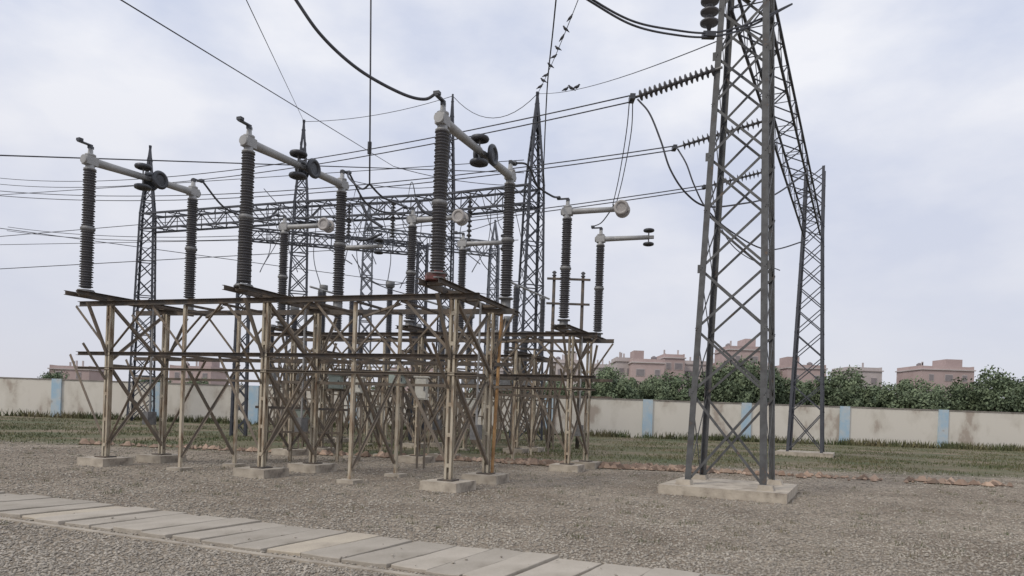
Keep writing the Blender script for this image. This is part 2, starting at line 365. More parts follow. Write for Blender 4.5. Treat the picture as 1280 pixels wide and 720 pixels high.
for x,y in ((-1,-1),(1,-1),(1,1),(-1,1)):
    c=cen+V(((x*hb)*math.cos(tang)-(y*hb)*math.sin(tang),(x*hb)*math.sin(tang)+(y*hb)*math.cos(tang),0))
    MB().box((c.x,c.y,.25),.34,.34,.11,tang,.8).build('leg_stub',M['conc'],pl)
bd=V((.45,.893,0)); TB=cen+V((0,0,11.1))
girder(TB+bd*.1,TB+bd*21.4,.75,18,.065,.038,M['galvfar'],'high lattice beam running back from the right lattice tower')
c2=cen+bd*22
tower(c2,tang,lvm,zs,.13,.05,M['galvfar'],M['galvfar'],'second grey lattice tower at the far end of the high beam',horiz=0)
tag(MB().box((c2.x,c2.y,.06),side+.95,side+.95,.28,tang).build('tower_foundation',M['conc'],loc=(c2.x,c2.y,0)),'concrete base under the far lattice tower on the right','foundation')
# background gantry
KL=[(672,115,44,'tall pointed lattice mast nearest the centre right, behind the insulators'),(566,118,46.5,'slender pointed lattice mast behind the central insulators'),(380,150,49.5,'pointed lattice mast on the left behind the insulators'),(188,0,54,'lattice mast at the far left end of the background gantry')]
KB=[]
for i,(px,py,dd,lb) in enumerate(KL):
    b=P(px,py if py else 180,dd); b.z=0
    wd=.55 if i==1 else .85
    pk=1.6+(HZ+(px-640)*sn-(py if py else 182))*dd/F
    lv=[(0,wd),(15.9,wd*.62),(pk,.05)]
    lz=[0]
    while lz[-1]<15: lz.append(lz[-1]+max(1.0,interp(lv,lz[-1])*2.1))
    lz[-1]=15.9; z=15.9
    while z<pk-1.0: z+=1.05; lz.append(z)
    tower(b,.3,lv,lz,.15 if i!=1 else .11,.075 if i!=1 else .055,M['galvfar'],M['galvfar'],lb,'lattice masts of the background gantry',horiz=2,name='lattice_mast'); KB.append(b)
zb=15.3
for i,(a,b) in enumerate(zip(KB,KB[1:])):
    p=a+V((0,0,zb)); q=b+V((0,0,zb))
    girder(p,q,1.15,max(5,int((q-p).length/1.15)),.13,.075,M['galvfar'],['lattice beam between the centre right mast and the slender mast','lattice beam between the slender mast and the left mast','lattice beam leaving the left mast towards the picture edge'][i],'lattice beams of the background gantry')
for b,lb in ((W(452,62),'faint far lattice mast between the left and slender masts'),(W(610,66),'faint far lattice mast right of the slender mast')):
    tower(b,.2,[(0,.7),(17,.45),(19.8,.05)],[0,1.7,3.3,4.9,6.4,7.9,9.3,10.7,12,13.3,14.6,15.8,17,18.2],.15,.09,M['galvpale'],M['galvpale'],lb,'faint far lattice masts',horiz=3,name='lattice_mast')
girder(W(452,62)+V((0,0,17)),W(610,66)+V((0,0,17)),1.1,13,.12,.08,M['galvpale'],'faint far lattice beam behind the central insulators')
for b_,lb in ((W(298,35),'short lattice column at the left of the low gantry'),(W(520,37),'short lattice column behind the insulator left of the tallest')):
    tower(b_,.25,[(0,.38),(10.4,.28)],[0,.95,1.85,2.7,3.55,4.4,5.2,6,6.8,7.6,8.4,9.2,10,10.4],.10,.055,M['galvfar'],M['galvfar'],lb,'columns of the low gantry',horiz=0,name='lattice_column')
girder(W(298,35)+V((0,0,10.1)),W(520,37)+V((0,0,10.1)),.55,17,.07,.045,M['galvfar'],'low lattice beam crossing behind the left insulators')
# ------------------------------------------------ isolator rows
def foot(px,py,dd): p=P(px,py,dd); return V((p.x,p.y,0))
s1=foot(550,245,13.5); s2=foot(635,296,17); s6=foot(308,265,15); s5=foot(425,300,18.1)
s3=foot(707,335,19.6); s4=foot(749,355,22.5); s9=foot(514,335,21); s10=foot(577,355,23.8); s7=foot(354,335,22.4); s8=foot(424,355,25)
s1c=s6+(s6-s1); s2c=s5+(s5-s2)
ZT=4.0
def support(rows,label,ext,kneed,leanrust=False):
    r=empty('steel_support_frame',rows[0][0],label,'steel frame')
    us=[(b-a).normalized() for a,b in rows]
    tp=(.22,.76)
    PT=[[a.lerp(b,t) for t in tp] for a,b in rows]
    for i,(a,b) in enumerate(rows):
        u=us[i]; side=V((-u.y,u.x,0))
        for p in PT[i]:
            m=MB(); m.sweep(p+side*.028,p+side*.028+V((0,0,ZT-.1)),chan(.11,.05,.012),side); m.sweep(p-side*.028,p-side*.028+V((0,0,ZT-.1)),chan(.11,.05,.012),-side)
            z=.5
            while z<3.8: m.box(p+V((0,0,z)),.06,.11,.08,math.atan2(side.y,side.x)); z+=.62
            m.build('post',M['post'],r)
            MB().box(p+V((0,0,.205)),.34,.34,.03,math.atan2(u.y,u.x)).build('foot_plate',M['beam'],r)
        p,q=PT[i]
        m=MB(); off=side*.075
        for z0,z1 in ((.35,2.35),(2.45,3.85)):
            m.sweep(p+off+V((0,0,z0)),q+off+V((0,0,z1)),ell(.065,.009),V((0,0,1))); m.sweep(q-off+V((0,0,z0)),p-off+V((0,0,z1)),ell(.065,.009),V((0,0,1)))
        m.sweep(p+off+V((0,0,2.4)),q+off+V((0,0,2.4)),ell(.075,.01)); m.sweep(a+off+V((0,0,2.9)),p+off+V((0,0,2.0)),ell(.06,.009))
        m.sweep(p+V((0,0,2.55)),a+u*.05+V((0,0,3.88)),ell(.06,.009)); m.sweep(q+V((0,0,2.55)),b-u*.05+V((0,0,3.88)),ell(.06,.009))
        m.build('cross_bracing',M['brace'],r)
        for sd in (-1,1):
            c=side*sd*.2
            MB().sweep(a-u*.35+c+V((0,0,ZT+.052)),b+u*.35+c+V((0,0,ZT+.052)),chan(.10,.06,.01),side*sd).build('base_channel',M['beam'],r)
        for t in (0,.25,.5,.75,1): MB().box(a.lerp(b,t)+V((0,0,ZT+.05)),.12,.38,.06,math.atan2(u.y,u.x)).build('cross_tie',M['beam'],r)
        m=MB(); m.tube([a+V((0,0,ZT+.14))+side*.27,b+V((0,0,ZT+.14))+side*.27],.022,8); m.build('linkage_rod',M['cast'],r)
        if kneed==1:
            q2=PT[i][1]-u*.28+side*.16
            m=MB(); m.tube([q2+V((0,0,1.3)),q2+V((0,0,ZT+.1))],.025,8); m.build('operating_pipe',M['alu'],r)
            m=MB(); m.box(q2+V((0,0,1.15)),.26,.2,.34,math.atan2(u.y,u.x)); m.build('drive_box',M['cast'],r)
        if leanrust and i==0:
            q3=PT[i][1]-side*.22+u*.1
            m=MB(); m.sweep(q3+V((-.08,0,.18)),q3+V((.02,0,ZT-.05)),chan(.09,.045,.01),side); m.build('rusty_upright',M['rust'],r)['label']='orange rusty slanted upright'
    for kk in range(2):
        pts=[PT[i][kk] for i in range(len(rows))]
        v0=(pts[1]-pts[0]).normalized()
        al=[pts[0]-v0*ext]+pts[1:]+([pts[-1]+v0*1.0])
        for j,zb_,hh in ((0,ZT-.055,.12),(1,2.72,.09),(2,2.36 if kk==0 else 2.2,.06)):
            m=MB()
            for p,q in zip(al,al[1:]):
                m.sweep(p+V((0,0,zb_)),q+V((0,0,zb_)),chan(hh,.07,.01),us[0]*(-1 if kk==0 else 1))
            m.build('long_beam',M['beam'] if j<2 else M['brace'],r)
        m=MB()
        for i,p in enumerate(pts):
            v=v0
            for sg in (-1,1):
                if i==0 and sg==-1:
                    m.sweep(p+V((0,0,2.72)),p-v*min(ext,1.1)+V((0,0,3.85)),ell(.055,.008)); continue
                m.sweep(p+V((0,0,2.72)),p+v*sg*1.15+V((0,0,3.88)),ell(.06,.009)); m.sweep(p+V((0,0,.4)),p+v*sg*1.3+V((0,0,2.68)),ell(.065,.009))
        for p,q in zip(pts,pts[1:]):
            c=(p+q)/2
            m.sweep(c+V((0,0,2.74)),p.lerp(q,.27)+V((0,0,3.88)),ell(.055,.008)); m.sweep(c+V((0,0,2.74)),p.lerp(q,.73)+V((0,0,3.88)),ell(.055,.008))
        m.build('knee_bracing',M['brace'],r)
    for i in range(len(rows)-1):
        for t in (.27,.5,.73):
            p=PT[i][0].lerp(PT[i+1][0],t); q=PT[i][1].lerp(PT[i+1][1],t)
            MB().sweep(p+V((0,0,ZT-.15)),q+V((0,0,ZT-.15)),ell(.06,.009)).build('cross_member',M['beam'],r)
            MB().sweep(p+V((0,0,2.66)),q+V((0,0,2.66)),ell(.05,.009)).build('cross_member',M['brace'],r)
        for kk in range(2):
            p=PT[i][kk].lerp(PT[i+1][kk],.5)
            MB().sweep(p+V((0,0,0)),p+V((0,0,ZT-.12)),ell(.07,.01),us[0]).build('light_post',M['post'],r)
        p=PT[i][0].lerp(PT[i+1][0],.5); q=PT[i][1].lerp(PT[i+1][1],.5)
        m=MB(); m.sweep(p+V((.03,0,.3)),q+V((.03,0,2.6)),ell(.055,.008)); m.sweep(q+V((-.04,0,.3)),p+V((-.04,0,2.6)),ell(.055,.008)); m.build('light_cross_bracing',M['brace'],r)
        p=PT[i][0].lerp(PT[i+1][0],.27); q=PT[i][1].lerp(PT[i+1][1],.73)
        MB().sweep(p+V((0,0,ZT-.2)),q+V((0,0,ZT-.2)),ell(.05,.008)).build('plan_brace',M['brace'],r)
    return PT
PT1=support([(s1,s2),(s6,s5),(s1c,s2c)],'rusty brown steel frame carrying the nearest row of insulators',.55,1,True)
PT2=support([(s3,s4),(s9,s10),(s7,s8)],'rusty brown steel frame carrying the second row of insulators',.75,1)
u2=(s4-s3).normalized()
R3=[(s9+u2*7.6,s10+u2*7.6),(s7+u2*7.6,s8+u2*7.6),(s7+(s7-s9)+u2*7.6,s8+(s8-s10)+u2*7.6)]
PT3=support(R3,'rusty brown steel frame farthest back, carrying small post insulators',.75,0)
fl=[['under the nearest post of the front steel frame','beside the front steel frame, behind its nearest post'],['under the near left post of the front steel frame','behind the left part of the front steel frame'],['under the leftmost near post of the front steel frame','under the leftmost rear post of the front steel frame'],
['under the right post of the second steel frame','behind the right post of the second steel frame'],['under the middle post of the second steel frame','behind the middle post of the second steel frame'],['under the left post of the second steel frame','behind the left post of the second steel frame'],
['under the right near post of the farthest steel frame','under the right rear post of the farthest steel frame'],['under the middle near post of the farthest steel frame','under the middle rear post of the farthest steel frame'],['under the left near post of the farthest steel frame','under the left rear post of the farthest steel frame']]
for i,pr in enumerate(PT1+PT2+PT3):
    for j,p in enumerate(pr):
        m=MB(); aa=math.atan2(.93,.37)+random.uniform(-.05,.05); m.box(p+V((0,0,.06)),.86,.86,.26,aa,.97)
        tag(m.build('concrete_footing',M['conc'],loc=(p.x,p.y,0)),'square concrete footing '+fl[i][j],'footing','concrete footings of the steel frames')
fr=['front','second','farthest']
for w_,PT in enumerate((PT1,PT2,PT3)):
    for i in range(2):
        for kk in range(2):
            p=PT[i][kk].lerp(PT[i+1][kk],.5)
            tag(MB().box(p+V((0,0,.01)),.42,.42,.12,1.2,.95).build('small_footing',M['conc'],loc=(p.x,p.y,0)),'small concrete footing under the %s %s light post of the %s steel frame'%('right' if i==0 else 'left','rear' if kk else 'near',fr[w_]),'footing','small footings of the light posts')
# insulator columns
def sheds(m,c,z0,z1,r,n=18,core=.70,pitch=.058):
    k=max(3,int((z1-z0)/pitch)); st=(z1-z0)/k; pr=[]
    for i in range(k):
        z=z0+i*st; rr=r*(1 if i%2==0 else .92)
        pr+= [(r*core,z),(r*core,z+st*.25),(rr,z+st*.42),(rr*.97,z+st*.60),(r*core*1.05,z+st*.88)]
    pr.append((r*core,z1)); m.lathe(c,(0,0,1),pr,n)
def column(f,zb,zt,adir,alen,ring,label,group,zend=None,pedred=False,r=.155,rs=1.0,at=1.0):
    c=V((f.x,f.y,0)); rt=empty('isolator_insulator',(f.x,f.y,ZT+.105),label,'insulator',group)
    po=M['porc']
    if pedred:
        m=MB(); m.box(c+V((-.04,0,ZT+.17)),.36,.32,.12,.25); m.box(c+V((.02,-.05,ZT+.25)),.16,.14,.08,.25); m.build('base_gearbox',M['red'],rt)
        z0=ZT+.22
    else: z0=ZT+.105
    MB().lathe(c,(0,0,1),[(.20,z0),(.20,z0+.03),(.12,z0+.04),(.12,zb-.03),(.18,zb-.03),(.18,zb)],18).build('base_flange',M['cast'],rt,True)
    zi=zt-.16; zm=(zb+zi)/2
    m=MB(); sheds(m,c,zb+.05,zm-.05,r); m.build('lower_insulator',po,rt,True)
    m=MB(); sheds(m,c,zm+.05,zi-.04,r*.93); m.build('upper_insulator',po,rt,True)
    m=MB(); m.lathe(c,(0,0,1),[(.115,zm-.07),(.16,zm-.02),(.16,zm+.02),(.115,zm+.07)],18); m.build('joint_collar',M['cast'],rt,True)
    m=MB(); m.lathe(c,(0,0,1),[(.11,zi-.06),(.14,zi-.03),(.10,zi+.0),(.10,zt+.10),(.12,zt+.12),(.12,zt+.15),(.06,zt+.16),(.05,zt+.30)],16); m.build('head',M['alu'],rt,True)
    ad=V((adir.x,adir.y,0)).normalized(); e_=c+ad*alen+V((0,0,zend if zend else zt)); s_=c-ad*.18+V((0,0,zt))
    MB().tube([s_,c+V((0,0,zt)),c+ad*alen*.5+V((0,0,(zt+(zend or zt))/2)),e_],[.085*at,.085*at,.075*at,.068*at],14).build('arm',M['alu'],rt,True)
    m=MB(); m.box(c+V((0,0,zt)),.28,.2,.2,math.atan2(ad.y,ad.x)); m.build('arm_clamp',M['alu'],rt)
    sd=V((-ad.y,ad.x,0))
    m=MB(); m.box(e_+ad*.05,.22,.1,.09,math.atan2(ad.y,ad.x)); m.build('contact',M['cast'],rt)
    if ring=='h':
        for sg in (-1,1):
            z=V((0,0,sg*.215*rs)); m=MB(); m.torus(e_+z,(0,0,1),.13*rs,.045*rs); m.lathe(e_+z-V((0,0,.012)),(0,0,1),[(.12*rs,0),(.12*rs,.024)],14); m.build('corona_ring',M['dark'],rt,True)
            m=MB(); m.tube([e_,e_+z],.02); m.build('ring_stem',M['cast'],rt)
    else:
        for sg in (-1,1):
            z=sd*sg*.15*rs; m=MB(); m.torus(e_+z,sd,.16*rs,.048*rs); m.lathe(e_+z-sd*.012,sd,[(.15*rs,0),(.15*rs,.024)],16); m.build('corona_ring',M['disc'] if ring=='v' else M['dark'],rt,True)
            m=MB(); m.tube([e_,e_+z],.02); m.build('ring_stem',M['cast'],rt)
    t=c+V((0,0,zt+.32)); m=MB(); m.box(t,.10,.10,.06); m.box(t-ad*.14+V((0,0,.05)),.34,.08,.03,math.atan2(ad.y,ad.x)); m.box(t-ad*.27+V((0,0,.09)),.10,.12,.06,math.atan2(ad.y,ad.x)); m.build('terminal_clamp',M['dark'],rt)
    return t-ad*.27+V((0,0,.1))
def pole_closed(a,b,la,lb,red=False,za=7.2,zb_=7.36):
    u=(b-a); ln=u.length; mid=(za+zb_)/2
    ta=column(a,4.16,za,u,ln*.53-.16,'h',la,'closed isolator insulators in the front row',mid,red,rs=1.2,at=1.2)
    tb=column(b,4.4,zb_,-u,ln*.47-.20,'d',lb,'closed isolator insulators in the front row',mid+.02,rs=1.15,at=1.2)
    return ta,tb
t1,t2=pole_closed(s1,s2,'tallest nearest ribbed insulator column, above the red gearbox','ribbed insulator column joined by an arm to the tallest one, on its right',True)
t6,t5=pole_closed(s6,s5,'near ribbed insulator column at the left, its arm reaching over the left edge','ribbed insulator column at left with the sloping arm and dark rings')
t1c,t2c=pole_closed(s1c,s2c,'leftmost near ribbed insulator column of the front row','leftmost rear ribbed insulator column of the front row')
vd=(s3-s9).normalized()
tt={}
for k,(f,ring,lb) in {'s3':(s3,'v','right ribbed insulator column with arm ending in a large pale disc'),'s4':(s4,'h','rightmost ribbed insulator column with arm ending in two flat rings'),
 's9':(s9,'v','ribbed insulator column directly left of the tallest one, arm ending in a disc'),'s10':(s10,'h','ribbed insulator column between the tallest one and its joined partner'),
 's7':(s7,'v','slim ribbed insulator column near the left edge with a short disc tipped arm'),'s8':(s8,'h','ribbed insulator column behind the left sloping arm, with arm ending in two flat rings')}.items():
    tt[k]=column(f,4.28,7.3,vd,1.52,ring,lb,'open isolator insulators in the second row')
sidn=['right','middle','left']
for i,(a,b) in enumerate(R3):
    tops=[]
    for t,w_ in ((0.05,'near'),(.95,'rear')):
        c=a.lerp(b,t); zt_=6.6 if i%2==0 else 6.2
        rt=empty('post_insulator',(c.x,c.y,ZT+.1),'small dark post insulator at the %s %s end of the farthest steel frame'%(sidn[i],w_),'insulator','post insulators on the farthest frame')
        MB().lathe(c,(0,0,1),[(.16,ZT+.1),(.16,ZT+.15),(.1,ZT+.17)],12).build('base_flange',M['cast'],rt,True)
        m=MB(); sheds(m,c,ZT+.17,zt_,.13,12); m.build('insulator',M['porcfar'],rt,True)
        MB().lathe(c,(0,0,1),[(.09,zt_),(.11,zt_+.03),(.11,zt_+.12),(.04,zt_+.14)],12).build('cap',M['cast'],rt,True)
        tops.append(c+V((0,0,zt_+.17)))
    u_=(tops[1]-tops[0]).normalized()
    tag(MB().tube([tops[0]-u_*.7,tops[1]+u_*.7],.045,8).build('bus_tube',M['alu'],smooth=True,loc=tuple(tops[0])),'grey metal bus tube on the %s post insulators of the farthest frame'%sidn[i],'bus tube','bus tubes on the farthest frame')
# ------------------------------------------------ wires
def cr_spline(pts,n=10):
    P_=[pts[0]*2-pts[1]]+pts+[pts[-1]*2-pts[-2]]; o=[]
    for i in range(1,len(P_)-2):
        a,b,c,d_=P_[i-1:i+3]
        for j in range(n):
            t=j/n; o.append(.5*((2*b)+(c-a)*t+(2*a-5*b+4*c-d_)*t*t+(3*b-a-3*c+d_)*t**3))
    o.append(P_[-2]); return o
def wire(pts,r,label,group=None,name='conductor_cable',cat='cable'):
    p=cr_spline([V(q) for q in pts]); c=p[0]
    o=MB().tube(p,r,6).build(name,M['wire'],smooth=True,loc=tuple(c)); return tag(o,label,cat,group)
def span(p,q,sag,r,label,group=None,k=14,name='overhead_wire',cat='wire'):
    p=V(p);q=V(q); pts=[p.lerp(q,i/k)-V((0,0,sag*4*(i/k)*(1-i/k))) for i in range(k+1)]
    o=MB().tube(pts,r,6).build(name,M['wire'],smooth=True,loc=tuple(p)); return tag(o,label,cat,group)
wire([P(300,-110,11.5),P(370,0,12),P(405,48,12.3),P(450,88,12.7),P(500,116,13.1),P(530,124,13.3),t1],.032,'thick black cable curving down from top left to the tallest insulator')
span(P(464,-60,16.5),P(462,232,17.5),0,.020,'straight vertical drop cable left of the tallest insulator',k=2,name='drop_cable',cat='cable')
m=MB(); c=P(462,185,17.4); m.box(c,.09,.06,.3); tag(m.build('cable_clamp',M['dark'],loc=tuple(c)),'small clamp on the vertical drop cable at left','clamp')
wire([P(462,230,17.5),P(452,236,17.8),P(436,222,18),t5],.025,'cable looping from the drop cable to the left sloping arm insulator')
wire([P(462,230,17.5),P(478,246,18.2),P(500,256,19.6),tt['s9']],.028,'jumper cable running from the drop cable to the insulator left of the tallest')
wire([t2,P(660,207,17.2),P(672,232,17.8),P(690,245,18.6),tt['s3']],.028,'jumper cable drooping between the two right insulators near the centre')
wire([t5,t5.lerp(tt['s9'],.3)-V((0,0,.55)),t5.lerp(tt['s9'],.7)-V((0,0,.45)),tt['s9']],.026,'jumper cable between the left sloping arm insulator and the next column')
wire([t2c,t2c.lerp(tt['s7'],.3)-V((0,0,.5)),t2c.lerp(tt['s7'],.7)-V((0,0,.4)),tt['s7']],.03,'jumper cable entering at the left edge to the slim column')
for a,b,dd,lb,l2 in (((452,255),(478,284),22,'short thick dark cable piece left of centre above the second row','thin lead rising from the sloping thick cable piece to the gantry'),((520,248),(540,270),22,'short thick dark cable piece just left of the tallest insulator','thin lead rising beside the tallest insulator to the gantry'),((448,300),(478,292),24,'thick dark cable piece above the arm with two flat rings','thin lead above the arm with two flat rings')):
    wire([P(*a,dd),P((a[0]+b[0])/2-3,(a[1]+b[1])/2+3,dd),P(*b,dd)],.05,lb)
    wire([P(*a,dd),P(a[0]-6,a[1]-20,dd+2),P(a[0]-10,248,48.)],.014,l2,name='lead_wire',cat='wire')
def tstring(p,q,nd,r,label,group,fc=.0):
    p=V(p);q=V(q); rt=empty('insulator_string',p,label,'insulator string',group); d_=(q-p); ln=d_.length; d_.normalize()
    a0=ln*.07; a1=ln*.92; st=(a1-a0)/nd; pr=[(.03,a0)]
    for i in range(nd):
        z=a0+i*st; pr+=[(.035,z+st*.1),(.05,z+st*.3),(r,z+st*.52),(r*.96,z+st*.62),(.04,z+st*.72)]
    m=MB(); m.lathe(p,d_,pr,14); m.build('insulator_discs',M['porc'],rt,True)
    MB().tube([p,p+d_*a0],.03).build('tower_link',M['cast'],rt)
    m=MB(); m.tube([q-d_*ln*.1,q],.03); m.box(q,.12,.28,.12); m.build('dead_end_clamp',M['dark'],rt)
    return rt
strs=[((903,84,15.2),(790,123,16.3),15,.125),((966,148,21.0),(843,185,22.0),17,.145),((966,212,27.0),(880,234,28),15,.16)]
dirs=[(325,212,24.5,3.4),(325,243,30,2.8),(325,296,42,2.2)]
names=['upper','middle','lower']
for i,((a,b,nd,r),dv) in enumerate(zip(strs,dirs)):
    p=P(*a);q=P(*b); tstring(p,q,nd,r,'%s string of dark disc insulators strung left from the right tower'%names[i],'tension insulator strings')
    f=P(*dv[:3]); kx=dv[3]; sg=1.4; t_=1/kx
    far=q+(f+V((0,0,sg*4*t_*(1-t_)))-q)*kx
    for k_,off in enumerate((.07,-.07)):
        dv_=V((0,off*.3,off*(1.2 if i==0 else 1.)))
        span(q+dv_,far+dv_*2.4,sg,.016+.004*i,'%s %s conductor crossing the sky to the left edge'%('higher' if k_==0 else 'lower',names[i]),'twin conductors of the three phases',30)
wire([P(797,124,16.2),P(812,142,16.1),P(826,176,16),P(838,212,16),P(858,242,16.2),P(884,258,16.6),P(925,255,17.5),P(965,245,18.5),P(1010,215,19.5)],.022,'thick jumper loop hanging below the upper insulator string')
wire([P(847,186,22),P(858,205,21.8),P(868,232,21.8),P(884,262,22),P(915,290,22.5),P(960,312,23),P(1010,300,24)],.024,'jumper loop hanging below the middle insulator string')
wire([P(882,235,28),P(892,262,28),P(910,300,28),P(935,322,28),P(975,338,28)],.02,'jumper loop hanging below the lower insulator string')
for k_ in (0,1):
    wire([P(787+4*k_,124,16.4),P(783+6*k_,165,17),P(774+5*k_,220,18.2),P(766+4*k_,256,19.2)],.013,('left' if k_==0 else 'right')+' thin dropper of the pair falling to the large pale disc',name='dropper_wire',cat='wire')
wire([tt['s4'],P(752,278,22.3),P(764,262,20),P(767,256,19.2)],.018,'short lead from the rightmost column up to the pale disc')
for k_ in (0,1):
    wire([P(700,-32+8*k_,13),P(740,-1+4*k_,13.2),P(790,26+5*k_,13.6),P(840,37+6*k_,14),P(888,41+5*k_,14.4),P(935,30+4*k_,15),P(990,5,15.5)],.022,('higher' if k_==0 else 'lower')+' thick cable sweeping from the top edge to the tower top')
hang=P(886,44,14.4); top=hang+V((0,0,1.35))
rt=empty('hanging_insulator',top,'dark hanging disc insulator beside the tower top','insulator string')
pr=[(.03,0)]
for i in range(5):
    z=.1+i*.22; pr+=[(.05,z),(.08,z+.04),(.19,z+.10),(.18,z+.14),(.06,z+.17)]
MB().lathe(top,(0,0,-1),pr+[(.03,1.28)],16).build('insulator_discs',M['porc'],rt,True)
MB().box(hang,.26,.16,.10).build('cable_clamp',M['dark'],rt)
ba=cen+V((0,0,top.z+.02-cen.z)); m=MB(); m.sweep(top+(top-ba)*.05+V((0,0,.03)),V((ba.x,ba.y,top.z+.03)),ell(.09,.012)); m.sweep(top+V((0,0,.05)),V((ba.x,ba.y,top.z+.9)),ell(.07,.01)); m.build('bracket_arm',M['galv'],T)
pkK3=P(672,117,44); pkK2=P(566,120,46.5); pkK1=P(380,152,49.5)
wire([P(697,-20,27),P(691,40,31),P(684,110,36),P(680,200,41),P(679,250,43.4)],.035,'long drop cable falling past the centre right mast',name='drop_cable')
e1=P(728,-14,24); e2=P(905,48,15.6)
span(pkK3,e1,.2,.016,'thin earth wire with birds climbing to the top edge',k=10)
span(pkK3,e2,.35,.014,'thin earth wire from the centre right mast to the right tower',k=16)
span(pkK2,pkK3,1.5,.022,'sagging earth wire between the slender and centre right masts',k=12)
span(pkK1,pkK2,.4,.02,'earth wire between the left and slender masts',k=12)
def longspan(a,b,kx,r,label,group=None):
    p=P(*a); q=P(*b); return span(p,p+(q-p)*kx,0,r,label,group,k=3)
longspan((380,152,49.5),(325,36,24),1.45,.014,'thin earth wire rising from the left mast to the left edge')
longspan((492,208,45),(325,106,24),1.55,.018,'wire descending from the upper left edge to the gantry')
BUS=[((655,200,42),(325,222,46),3.0,'highest thin bus wire behind the front insulators'),((545,296,50),(325,300,52),4.2,'lower thin bus wire on the left'),((655,240,43),(325,268,44),3.2,'thin bus wire just under the gantry beam'),((655,216,42),(325,205,30),2.4,'thin wire rising leftward above the gantry beam'),((640,372,55),(330,330,50),3.2,'thin wire slanting down to the right behind the columns'),((648,300,42),(325,318,42),3.0,'lowest thin bus wire behind the second row')]
for a,b,kx,lb in BUS: longspan(a,b,kx,.024,lb,'thin bus wires behind')
for i,(a,b,lb) in enumerate((((560,292,46),(650,262,43),'thin wire rising to the centre right mast'),((492,208,44),(655,232,43),'thin wire falling right towards the centre right mast'),((440,226,44),(560,232,45),'thin wire between the left arm and slender mast'),((330,236,40),(440,330,30),'thin wire falling from the left gantry beam to the right'),((450,345,32),(560,372,32),'thin slanting wire just above the second steel frame'))):
    span(P(*a),P(*b),.3,.024,lb,'thin bus wires behind',10)
wire([P(440,318,30),P(458,345,30),P(480,356,30),P(520,350,31),P(560,330,32)],.022,'slack wire hanging behind the second row at left')
wire([P(592,300,30),P(604,330,30),P(626,350,30),P(650,352,30)],.020,'slack wire hanging right of the tallest insulator')
wire([P(330,330,30),P(345,305,30),P(352,285,28)],.016,'slack wire rising at the left edge')
for i,(x0,y0,x1,y1,dd) in enumerate(((340,262,352,372,40),(398,262,402,362,38),(412,258,420,300,44),(456,258,452,352,40),(474,256,484,357,38),(505,254,520,300,42),(528,252,500,360,40),(548,250,560,350,40),(603,246,618,372,40),(622,244,640,300,42),(640,244,655,400,38),(596,248,575,300,42),(333,264,325,340,36),(365,262,372,340,40),(425,256,470,330,34),(465,254,430,330,36),(486,254,540,335,36),(536,250,600,330,34),(614,246,590,340,34))):
    xm=(x0+x1)/2+(-8 if i%2 else 9)
    wire([P(x0,y0,47),P(xm,(y0+y1)/2+6,44),P(x1,y1,dd)],.026,'thin dropper wire below the background gantry, %s in the set'%ORD[i],'dropper wires below the gantry','dropper_wire','wire')
for px,dd,y0,y1,lb in ((437,48.5,258,302,'small hanging insulator string right of the left sloping arm'),(588,46,246,312,'small hanging insulator string right of the tallest column'),(492,47.6,256,300,'small hanging insulator string at the middle of the background beam')):
    p=P(px,y0-4,dd);q=P(px,y1,dd); rt=empty('suspension_string',p,lb,'insulator string','small hanging strings on the background beam')
    ln=p.z-q.z; kk=11; pr=[(.04,0)]
    for i in range(kk):
        z=.1+i*(ln-.2)/kk; st=(ln-.2)/kk; pr+=[(.07,z),(.19,z+st*.5),(.07,z+st*.7)]
    MB().lathe(p,(0,0,-1),pr,10).build('insulator_discs',M['porc'],rt,True); MB().box(p-V((0,0,ln)),.3,.16,.14).build('clamp',M['dark'],rt)
# ------------------------------------------------ birds
def bird(p,yaw,sc_,label,grp):
    rt=empty('bird',p,label,'bird',grp); f=V((math.cos(yaw),math.sin(yaw),0)); z=V((0,0,1))
    sp=[(-.20,-.02,.012),(-.13,.03,.03),(-.07,.075,.052),(0,.10,.068),(.05,.135,.062),(.085,.18,.042),(.10,.215,.040),(.125,.225,.028),(.15,.22,.010),(.17,.215,.003)]
    MB().tube([V(p)+(f*x+z*y)*sc_ for x,y,_ in sp],[r*sc_ for *_,r in sp],8).build('body',M['bird'],rt,True)
    sd=V((-f.y,f.x,0))
    for s_ in (-1,1): MB().tube([V(p)+(sd*s_*.02)*sc_,V(p)+(sd*s_*.02+z*.06+f*.01)*sc_],.006*sc_,4).build('leg',M['bird'],rt)
def onspan(p,q,sag,t): return p.lerp(q,t)-V((0,0,sag*4*t*(1-t)))
for i,t in enumerate((.10,.21,.29,.42,.52,.60,.69,.755,.83)):
    bird(onspan(pkK3,e1,.2,t)+V((0,0,.01)),random.uniform(-.8,.8)+(3.1 if i%2 else 0),1.2-.45*t,'small dark bird, %s from the bottom on the steep earth wire'%ORD[i],'birds perched on the steep wire')
for i,t in enumerate((.335,.385,.43)):
    bird(onspan(pkK3,e2,.35,t)+V((0,0,.01)),random.uniform(-.5,.5)+(3.1 if i==1 else 0),1.05,'small dark bird, %s from the left on the gently rising wire'%ORD[i],'birds perched on the gently rising wire')
